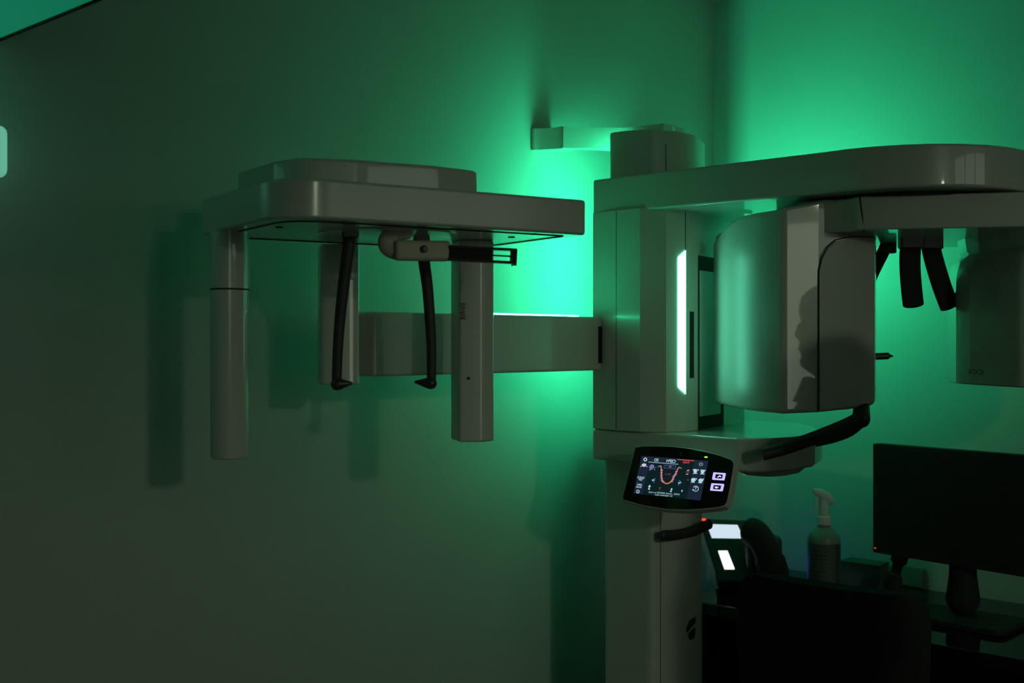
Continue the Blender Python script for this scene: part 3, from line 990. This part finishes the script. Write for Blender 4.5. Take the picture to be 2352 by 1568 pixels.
# ------------------------------------------------------------------ desk and what stands on it
ZD = 0.745
dk = thing('desk', 'dark glossy desk along the green lit wall, holding phone, bottle and monitor', 'desk', (1.4, 2.8, 0))
obj('desktop', box((0.26, 2.56, ZD - 0.03), (2.45, YR - 0.004, ZD)), 'desk', dk, bevel=0.003)
obj('side_panel', box((0.28, 2.60, 0), (0.31, YR - 0.02, ZD - 0.03)), 'matt', dk)
obj('side_panel', box((2.40, 2.60, 0), (2.43, YR - 0.02, ZD - 0.03)), 'matt', dk)
obj('back_panel', box((0.31, YR - 0.06, 0.15), (2.40, YR - 0.04, ZD - 0.03)), 'matt', dk)

# phone
d = 3.20
ph = thing('desk_phone', 'black desk phone with two bright displays, beside the machine post', 'phone', P(1690, 1345, d))
obox(P(1752, 1290, 3.18), D(1, 0), UPV, D(0, 1), 0.10, 0.15, 0.06, bm := bmesh.new())
obj('cradle', bm, 'black', ph, bevel=0.02)
pbase = Vector((*G(1690, d), ZD))
pu = D(0.99, -0.12).normalized()
pf = D(-0.12, -0.99).normalized()   # towards the viewer
# tilted face plane through the displays
lean = math.radians(38)
pv = (UPV * math.cos(lean) - pf * math.sin(lean)).normalized()
pn = pu.cross(pv).normalized()
if pn.dot(D(0, -1)) < 0:
    pn = -pn
# the phone leans left as it rises
FO_ = P(1668, 1262, d)


def pp2(px, py):
    w = hit(px, py, FO_, pn) - FO_
    return (w.dot(pu), w.dot(pv))


body = [pp2(x, y) for x, y in ((1609, 1190), (1716, 1194), (1762, 1318), (1758, 1334), (1650, 1334), (1642, 1300), (1618, 1222))]
obj('phone_body', slab(FO_ - pn * 0.026, pu, pv, pn, round_poly(body, 0.006, 3), 0.025), 'black', ph, bevel=0.003)
obj('display', slab(FO_ - pn * 0.001, pu, pv, pn, [pp2(*p) for p in ((1623, 1203), (1694, 1205), (1708, 1236), (1635, 1235))], 0.0012), 'phone_lcd', ph, label='pale lit main display')
obj('key_display', slab(FO_ - pn * 0.001, pu, pv, pn, round_poly([pp2(*p) for p in ((1649, 1264), (1671, 1264), (1688, 1307), (1664, 1307))], 0.002, 3), 0.0012), 'phone_key', ph, label='narrow bright key strip')
obj('message_light', slab(FO_ - pn * 0.001, pu, pv, pn, [pp2(*p) for p in ((1612, 1191.5), (1621, 1191.5), (1621, 1195), (1612, 1195))], 0.004), 'rled', ph, label='small red light')
bm = bmesh.new()
text_into(bm, 'HELLO'[:0] or '= =', 0.006, FO_ + pu * pp2(1681, 1251)[0] + pv * pp2(1681, 1251)[1] + pn * 0.0006, pu, pv, 0)
obj('key_legend', bm, 'emb', ph)
hs_pts = [P(1728, 1222, 3.12), P(1742, 1232, 3.10), P(1757, 1256, 3.09), P(1768, 1285, 3.09), P(1776, 1312, 3.10)]
obj('handset', tube(smooth_path(hs_pts, 5), [0.040] * 6 + [0.039] * 9 + [0.043] * 6, 16, flat=(1.0, 0.8)), 'matt', ph, label='black curved handset')
obox(Vector((*G(1725, 3.24), ZD + 0.0205)), pu, pf, UPV, 0.19, 0.11, 0.04, bm := bmesh.new())
obj('phone_stand', bm, 'black', ph, bevel=0.012)
bm = bmesh.new()
bl = P(1776, 1296, 3.27)
obox(bl, pu, UPV, pf, 0.012, 0.03, 0.004, bm)
obj('added_rear_light', bm, 'added_violet', ph, label='small unseen violet light, assumed and added behind the phone')  # assumed source, added out of sight to cast a violet glow on the wall

# spray bottle
sbp = Vector((*G(1892, 3.15), ZD))
sb = thing('spray_bottle', 'spray bottle with white trigger head and printed label, on the desk by the wall', 'bottle', sbp)
pr = [(0.0002, 0.001), (0.036, 0.001), (0.042, 0.006), (0.0435, 0.012), (0.0435, 0.142), (0.042, 0.152), (0.036, 0.163), (0.024, 0.172), (0.017, 0.178), (0.0165, 0.19)]
obj('bottle_body', lathe(pr, sbp), 'bottle', sb)
fr, ri = D(0, -1), D(1, 0)
# label wraps the front
rings = []
for z in (0.018, 0.138):
    rings.append([sbp + (ri * math.sin(a) + fr * math.cos(a)) * 0.0441 + UPV * z for a in [math.radians(-85 + 170 * k / 24) for k in range(25)]])
bm = bmesh.new()
vs = [[bm.verts.new(p) for p in r] for r in rings]
for i in range(24):
    f = bm.faces.new((vs[0][i], vs[0][i + 1], vs[1][i + 1], vs[1][i]))
    f.material_index = 0 if i not in (16, 17, 18) else 1
for k in range(9):
    z = 0.03 + k * 0.011
    for (a0, a1) in (((-60, 15)), ):
        q0 = [bm.verts.new(sbp + (ri * math.sin(math.radians(a)) + fr * math.cos(math.radians(a))) * 0.0445 + UPV * (z + dz)) for dz in (0, 0.0045) for a in ([a0 + (a1 - random.choice((0, 10, 25)) - a0) * t / 4 for t in range(5)])]
        for t in range(4):
            f = bm.faces.new((q0[t], q0[t + 1], q0[5 + t + 1], q0[5 + t]))
            f.material_index = 1
obj('bottle_label', bm, [mat('grey_label', (0.09, 0.11, 0.10), 0.6), 'label'], sb, label='printed label with dark lines')
obj('neck_ring', lathe([(0.0002, 0.186), (0.019, 0.186), (0.019, 0.206), (0.015, 0.209), (0.0002, 0.209)], sbp), 'paper', sb)
tr = [sbp + UPV * 0.205, sbp + UPV * 0.222, sbp + UPV * 0.238, sbp + UPV * 0.25]
obj('trigger_stem', tube(tr, [0.0145, 0.0135, 0.0125, 0.012], 14), 'paper', sb)
hp_ = [sbp + ri * 0.020 + UPV * 0.247, sbp + ri * 0.008 + UPV * 0.256, sbp - ri * 0.010 + UPV * 0.268, sbp - ri * 0.026 + UPV * 0.276]
obj('spray_head', tube(hp_, [0.0105, 0.0155, 0.013, 0.006], 14, flat=(1, 0.8)), 'paper', sb)
tg = [sbp - ri * 0.018 + UPV * 0.258, sbp - ri * 0.019 + UPV * 0.238, sbp - ri * 0.027 + UPV * 0.215]
obj('trigger', tube(tg, [0.005, 0.0045, 0.003], 10), 'paper', sb)

# monitor
mdir = Vector((0.988, -0.154, 0)).normalized()
mn = Vector((mdir.y, -mdir.x, 0))
if mn.dot(D(0, -1)) < 0:
    mn = -mn
d = 3.0
tl, blc = P(2005, 1018, d), P(2004, 1268, d)
MW, MH = 0.50, tl.z - blc.z
O_ = Vector((tl.x, tl.y, blc.z))
mo = thing('monitor', 'black switched-off flat monitor on the right of the desk', 'monitor', (O_.x + mdir.x * .25, O_.y + mdir.y * .25, ZD))
obj('casing', slab(O_ - mn * 0.03, mdir, UPV, mn, round_poly([(0, 0), (MW, 0), (MW, MH), (0, MH)], 0.004, 3), 0.03), 'matt', mo, bevel=0.002)
obj('screen', slab(O_, mdir, UPV, mn, [(0.012, 0.016), (MW - 0.012, 0.016), (MW - 0.012, MH - 0.012), (0.012, MH - 0.012)], 0.0008), mat('matt_off_screen', (0.035, 0.035, 0.036), 0.8, spec=0.08), mo, label='dark matt screen')
w = O_ + mdir * 0.007 + UPV * 0.012 + mn * 0.001
obj('power_light', obox(w, mdir, UPV, mn, 0.003, 0.002, 0.002), 'oled', mo, label='tiny orange light')
w = hit(2238, 1043, O_, mn)
bm = bmesh.new()
for k in range(20):
    a0, a1 = 2 * math.pi * k / 20, 2 * math.pi * (k + 1) / 20
    bm.faces.new([bm.verts.new(w + mn * 0.0012 + (mdir * math.cos(a) + UPV * math.sin(a)) * r) for a, r in ((a0, .0035), (a1, .0035), (a1, .0045), (a0, .0045))])
bm.faces.new([bm.verts.new(w + mn * 0.0012 + mdir * x + UPV * z) for x, z in ((-.0012, -.002), (-.0004, -.002), (.0012, .002), (.0004, .002))])
obj('emblem', bm, 'emb', mo, label='small round maker emblem')
mc_ = O_ + mdir * 0.22 - mn * 0.05
nk0 = O_ + mdir * 0.060 - mn * 0.05
# curved stand leg seen under the left part of the screen
lg = [P(2078, 1262, 3.06), P(2064, 1290, 3.06), P(2058, 1312, 3.06), P(2052, 1335, 3.06)]
nk = [mc_ + UPV * 0.08, Vector((mc_.x, mc_.y, blc.z - 0.03)), Vector((mc_.x, mc_.y, ZD + 0.05))]
obj('stand_neck', tube(nk, [0.03, 0.032, 0.04], 16), 'matt', mo)
for sg, lgp in ((-1, lg),):
    q = Vector((*G(2050, 3.06), ZD + 0.030))
    obj('stand_foot', tube(smooth_path([lg[0] + UPV * 0.03, lg[1], lg[2], lg[3], q], 5), [0.022] * 6 + [0.014] * 6 + [0.022] * 9, 14, flat=(1, 0.7)), 'matt', mo)
obj('stand_base', prism(round_poly([(mc_.x - 0.20, mc_.y - 0.10), (mc_.x + 0.14, mc_.y - 0.12), (mc_.x + 0.14, mc_.y + 0.06), (mc_.x - 0.20, mc_.y + 0.06)], 0.03), ZD + 0.0005, ZD + 0.014), 'matt', mo, bevel=0.003)

# box and papers behind the monitor stand
bx0 = Vector((*G(1985, 3.22), ZD))
cd = thing('carton', 'low dark carton between the spray bottle and the monitor stand', 'box', bx0)
obox(bx0 + UPV * 0.036, (1, 0.05, 0), (-0.05, 1, 0), UPV, 0.11, 0.07, 0.07, bm := bmesh.new())
obj('carton_body', bm, 'carton', cd, bevel=0.002)
obox(bx0 + UPV * 0.072, (1, 0.05, 0), (-0.05, 1, 0), UPV, 0.112, 0.072, 0.003, bm := bmesh.new())
obj('carton_lid', bm, 'carton', cd)
p0 = Vector((*G(2085, 3.26), ZD))
obox(p0 + UPV * 0.028, (1, -0.1, 0), (0.1, 1, 0), UPV, 0.125, 0.05, 0.054, bm := bmesh.new())
bmesh.ops.bevel(bm, geom=[e for e in bm.edges], offset=0.004, segments=2, affect='EDGES')
tb = obj('tissue_box', bm, 'bottle')
tb['label'] = 'pale tissue box half hidden behind the monitor stand'
tb['category'] = 'box'

# office chair pushed against the desk
cA, cB = Vector((0.546, 2.36, 0)), Vector((1.0, 2.385, 0))
cu_ = (cB - cA).normalized()
cn_ = Vector((cu_.y, -cu_.x, 0))
if cn_.dot(D(0, -1)) < 0:
    cn_ = -cn_
cm = (cA + cB) / 2
ch = thing('office_chair', 'black office chair seen from behind, pushed up to the dark desk', 'chair', (cm.x, cm.y + 0.22, 0))
bwid = (cB - cA).length
rings = []
for z, k, dp in ((0.47, 0.80, 0.03), (0.52, 0.90, 0.02), (0.62, 0.96, 0.0), (0.72, 1.0, -0.005), (0.82, 1.0, 0.0), (0.855, 0.97, 0.004), (0.872, 0.90, 0.008), (0.880, 0.78, 0.010)):
    r = []
    for t in range(32):
        an = 2 * math.pi * t / 32
        ex, ey = math.cos(an), math.sin(an)
        sx = math.copysign(abs(ex) ** 0.5, ex) * bwid / 2 * k
        sy = math.copysign(abs(ey) ** 0.6, ey) * 0.03 - 0.035 * (sx / (bwid / 2)) ** 2
        r.append(cm + cu_ * sx - cn_ * (sy * -1 + dp) + UPV * z)
    rings.append(r)
obj('backrest', loft(rings), 'chair', ch)
sc_ = cm - cn_ * 0.27
obox(sc_ + UPV * 0.46, cu_, cn_, UPV, 0.46, 0.44, 0.07, bm := bmesh.new())
obj('seat', bm, 'chair', ch, bevel=0.03, seg=4)
obj('gas_post', tube([sc_ + UPV * 0.10, sc_ + UPV * 0.43], 0.025, 14), 'grey', ch)
obox(cm - cn_ * 0.03 + UPV * 0.44, cu_, UPV, cn_, 0.06, 0.16, 0.015, bm := bmesh.new())
obj('back_bar', bm, 'matt', ch)
for k in range(5):
    an = 2 * math.pi * k / 5 + 0.3
    dr = Vector((math.cos(an), math.sin(an), 0))
    obj('leg', tube([sc_ + UPV * 0.10, sc_ + dr * 0.15 + UPV * 0.09, sc_ + dr * 0.27 + UPV * 0.065], [0.025, 0.02, 0.015], 10), 'matt', ch)
    wc = sc_ + dr * 0.27 + UPV * 0.027
    obj('castor', lathe([(0.0002, -0.012), (0.026, -0.012), (0.026, 0.012), (0.0002, 0.012)], wc, 18, axis=(-dr.y, dr.x, 0)), 'matt', ch)

# ------------------------------------------------------------------ person (mirrored in the glossy scanner head)
PR, PF = 0.935, 1.59
base = W(PR, PF)
base.z = 0.0
fx = D(-1, 0).normalized()     # facing direction
sx_ = D(0, -1).normalized()    # towards their side
pe = thing('person', 'person in dark tunic and trousers standing in profile, mirrored in the white scanner head', 'person', base)


def L(f, l, z):
    return base + fx * f + sx_ * l + UPV * z


CHIN = 1.345


def ell(cf, cl_, z, rf, rl, n=24, pw=1.0):
    return [L(cf + rf * math.cos(2 * math.pi * k / n), cl_ + rl * math.sin(2 * math.pi * k / n), z) for k in range(n)]


bm = bmesh.new()
# head
prof = [(-0.11, .040, -.066, .062), (-0.05, .042, -.060, .056), (-0.02, .052, -.060, .056), (-.004, .080, -.064, .050), (.008, .094, -.068, .048), (.02, .097, -.07, .052), (.033, .090, -.075, .056), (.045, .095, -.08, .060), (.053, .093, -.084, .062), (.062, .098, -.088, .064), (.075, .093, -.092, .066), (.09, .094, -.096, .069), (.105, .093, -.10, .072), (.12, .089, -.102, .074), (.135, .089, -.103, .076), (.15, .096, -.104, .077), (.17, .097, -.103, .077), (.19, .088, -.097, .073), (.21, .068, -.083, .063), (.225, .040, -.058, .046), (.234, .01, -.03, .022)]
nose = {.062: .0, .075: .006, .09: .021, .105: .019, .12: .011, .135: .004}
rings = []
for z, fr_, bk_, hw in prof:
    r = []
    for k in range(36):
        an = 2 * math.pi * k / 36
        cf, sl_ = math.cos(an), math.sin(an)
        f = (fr_ if cf > 0 else -bk_) * math.copysign(abs(cf) ** 0.85, cf)
        l = hw * math.copysign(abs(sl_) ** 0.9, sl_)
        f += nose.get(z, 0) * math.exp(-(l / 0.012) ** 2) * (1 if cf > 0 else 0)
        if z in (.12, .135) and cf > 0:
            f -= 0.008 * (math.exp(-((abs(l) - 0.032) / 0.012) ** 2))
        r.append(L(f, l, CHIN + z))
    rings.append(r)
loft(rings, bm)
for sg in (-1, 1):
    tube([L(-0.005, sg * 0.074, CHIN + 0.075), L(-0.012, sg * 0.082, CHIN + 0.10), L(-0.014, sg * 0.082, CHIN + 0.125)], [0.008, 0.012, 0.010], 10, bm, flat=(1, 0.6))
    tube([L(0.079, sg * 0.033, CHIN + 0.118), L(0.082, sg * 0.033, CHIN + 0.118)], 0.010, 10, bm)
    sh = L(-0.02, sg * 0.165, 1.215)
    elb = L(-0.035, sg * 0.215, 0.965)
    wr = L(0.015, sg * 0.225, 0.755)
    tube([L(-0.01, sg * 0.08, 1.25), sh, sh.lerp(elb, .5), elb, elb.lerp(wr, .35), wr, L(0.025, sg * 0.225, 0.72)], [0.055, 0.052, 0.043, 0.036, 0.036, 0.024, 0.024], 14, bm)
    # palm, fingers, thumb
    tube([wr, L(0.032, sg * 0.227, 0.70), L(0.042, sg * 0.226, 0.665)], [0.024, 0.034, 0.036], 14, bm, flat=(0.95, 0.42), up=fx)
    for j, (df, ln) in enumerate(((0.028, 0.072), (0.010, 0.080), (-0.009, 0.074), (-0.027, 0.058))):
        a_ = L(0.042 + df, sg * 0.226, 0.672)
        tube([a_, a_ + fx * 0.006 - UPV * ln * 0.45, a_ + fx * 0.010 - sx_ * sg * 0.008 - UPV * ln * 0.78, a_ + fx * 0.010 - sx_ * sg * 0.020 - UPV * ln], [0.0092, 0.0086, 0.0078, 0.0065], 10, bm)
    a_ = L(0.055, sg * 0.222, 0.715)
    tube([a_, a_ + fx * 0.022 - sx_ * sg * 0.010 - UPV * 0.025, a_ + fx * 0.028 - sx_ * sg * 0.02 - UPV * 0.052], [0.0115, 0.0100, 0.0078], 10, bm)
    # leg and foot
    tube([L(0, sg * 0.085, 0.86), L(0.005, sg * 0.092, 0.65), L(0.01, sg * 0.092, 0.45), L(-0.01, sg * 0.092, 0.30), L(-0.005, sg * 0.09, 0.08)], [0.088, 0.072, 0.050, 0.050, 0.034], 16, bm)
    tube([L(-0.05, sg * 0.09, 0.035), L(0.04, sg * 0.093, 0.036), L(0.13, sg * 0.10, 0.024)], [0.032, 0.036, 0.022], 12, bm, flat=(0.8, 1.1))
loft([ell(0.0, 0, z, rf, rl) for z, rf, rl in ((0.80, 0.08, 0.13), (0.88, 0.105, 0.16), (0.98, 0.095, 0.142), (1.08, 0.10, 0.145), (1.18, 0.108, 0.16), (1.25, 0.085, 0.14), (1.29, 0.06, 0.075))], bm)
bd = obj('body', bm, 'skin', pe)
rm = bd.modifiers.new('one_surface', 'REMESH')
rm.mode = 'VOXEL'
rm.voxel_size = 0.0045
rm.use_smooth_shade = True
sm_ = bd.modifiers.new('soft', 'SMOOTH')
sm_.factor = 0.5
sm_.iterations = 3
for sg in (-1, 1):
    e_ = L(0.0835, sg * 0.032, CHIN + 0.117)
    obj('eye', lathe([(0.0105 * math.sin(math.pi * k / 8), -0.0105 * math.cos(math.pi * k / 8)) for k in range(9)], e_, 14), 'paper', pe)
    obj('iris', lathe([(0.0002, 0.0), (0.0048, 0.0), (0.004, 0.0022), (0.0002, 0.003)], e_ + fx * 0.0092, 14, axis=fx), 'hair', pe)
    obj('eyebrow', tube([L(0.0885, sg * 0.018, CHIN + 0.139), L(0.083, sg * 0.034, CHIN + 0.143), L(0.068, sg * 0.050, CHIN + 0.138)], [0.003, 0.0034, 0.002], 8, flat=(0.9, 0.8)), 'hair', pe)
obj('lips', tube([L(0.083, -0.024, CHIN + 0.054), L(0.0955, -0.010, CHIN + 0.0555), L(0.0955, 0.010, CHIN + 0.0555), L(0.083, 0.024, CHIN + 0.054)], [0.003, 0.0058, 0.0058, 0.003], 10, flat=(1.0, 0.8)), mat('lip_skin', (0.36, 0.17, 0.14), 0.5), pe)
# hair cap
rings = []
for z, fr_, bk_, hw in ((.03, -.035, -.088, .058), (.07, -.03, -.104, .074), (.11, -.022, -.114, .084), (.15, .02, -.117, .087), (.168, .085, -.116, .087), (.185, .100, -.112, .084), (.205, .086, -.10, .075), (.225, .060, -.078, .06), (.24, .025, -.045, .036), (.246, .0, -.02, .012)):
    mid_ = (fr_ + bk_) / 2
    rf = (fr_ - bk_) / 2
    rings.append(ell(mid_, 0, CHIN + z, rf, hw, 30))
obj('hair', loft(rings), 'hair', pe, subsurf=1)
# tunic with collar and sleeves
bm = loft([ell(0.0, 0, z, rf, rl, 32) for z, rf, rl in ((0.70, 0.135, 0.195), (0.80, 0.13, 0.19), (0.90, 0.122, 0.178), (1.00, 0.114, 0.162), (1.10, 0.118, 0.164), (1.18, 0.124, 0.172), (1.235, 0.104, 0.155), (1.275, 0.080, 0.105), (1.30, 0.072, 0.078), (1.318, 0.074, 0.074))])
for sg in (-1, 1):
    tube([L(-0.01, sg * 0.05, 1.258), L(-0.012, sg * 0.10, 1.248), L(-0.02, sg * 0.165, 1.220), L(-0.028, sg * 0.20, 1.09), L(-0.034, sg * 0.217, 0.985)], [0.062, 0.068, 0.072, 0.062, 0.057], 20, bm, domed=False)
    loft([[L(0.070, sg * 0.005, 1.325), L(0.074, sg * 0.050, 1.320), L(0.104, sg * 0.046, 1.255), L(0.100, sg * 0.006, 1.268)], [L(0.060, sg * 0.005, 1.318), L(0.064, sg * 0.048, 1.313), L(0.092, sg * 0.044, 1.250), L(0.088, sg * 0.006, 1.262)]], bm)
obj('tunic', bm, 'tunic', pe)
bm = loft([ell(0, 0, z, rf, rl) for z, rf, rl in ((0.74, 0.112, 0.172), (0.86, 0.115, 0.170), (0.93, 0.108, 0.160))])
for sg in (-1, 1):
    tube([L(0, sg * 0.088, 0.80), L(0.005, sg * 0.094, 0.62), L(0.008, sg * 0.094, 0.45), L(-0.008, sg * 0.094, 0.28), L(-0.005, sg * 0.092, 0.075)], [0.098, 0.084, 0.068, 0.064, 0.058], 18, bm, domed=False)
obj('trousers', bm, 'trouser', pe)
for sg in (-1, 1):
    bm = tube([L(-0.058, sg * 0.09, 0.036), L(0.04, sg * 0.093, 0.038), L(0.14, sg * 0.10, 0.028)], [0.040, 0.044, 0.030], 14, flat=(0.82, 1.1))
    for v in bm.verts:
        v.co.z = max(v.co.z, 0.001)
    obj('shoe', bm, 'matt', pe)

# ------------------------------------------------------------------ world, camera, view
wd = bpy.data.worlds.new('World')
SC.world = wd
wd.use_nodes = True
wd.node_tree.nodes['Background'].inputs['Color'].default_value = (0.0, 0.0, 0.0, 1)
wd.node_tree.nodes['Background'].inputs['Strength'].default_value = 0.0

cam = bpy.data.cameras.new('camera')
co = bpy.data.objects.new('camera', cam)
COL.objects.link(co)
co.location = (XC, YC, ZC)
co.rotation_euler = (math.radians(90), 0, TH)
cam.sensor_width = 36.0
cam.lens = FL / 2352.0 * 36.0
cam.clip_start = 0.05
cam.dof.use_dof = True
cam.dof.focus_distance = 2.35
cam.dof.aperture_fstop = 4.5
SC.camera = co

SC.view_settings.view_transform = 'Standard'
SC.view_settings.look = 'None'
SC.view_settings.exposure = 0.0
SC.view_settings.gamma = 1.0
SC.view_settings.use_curve_mapping = False
SC.cycles.max_bounces = 8
SC.cycles.diffuse_bounces = 4
SC.cycles.glossy_bounces = 4
SC.cycles.use_denoising = True
SC.cycles.sample_clamp_indirect = 6.0
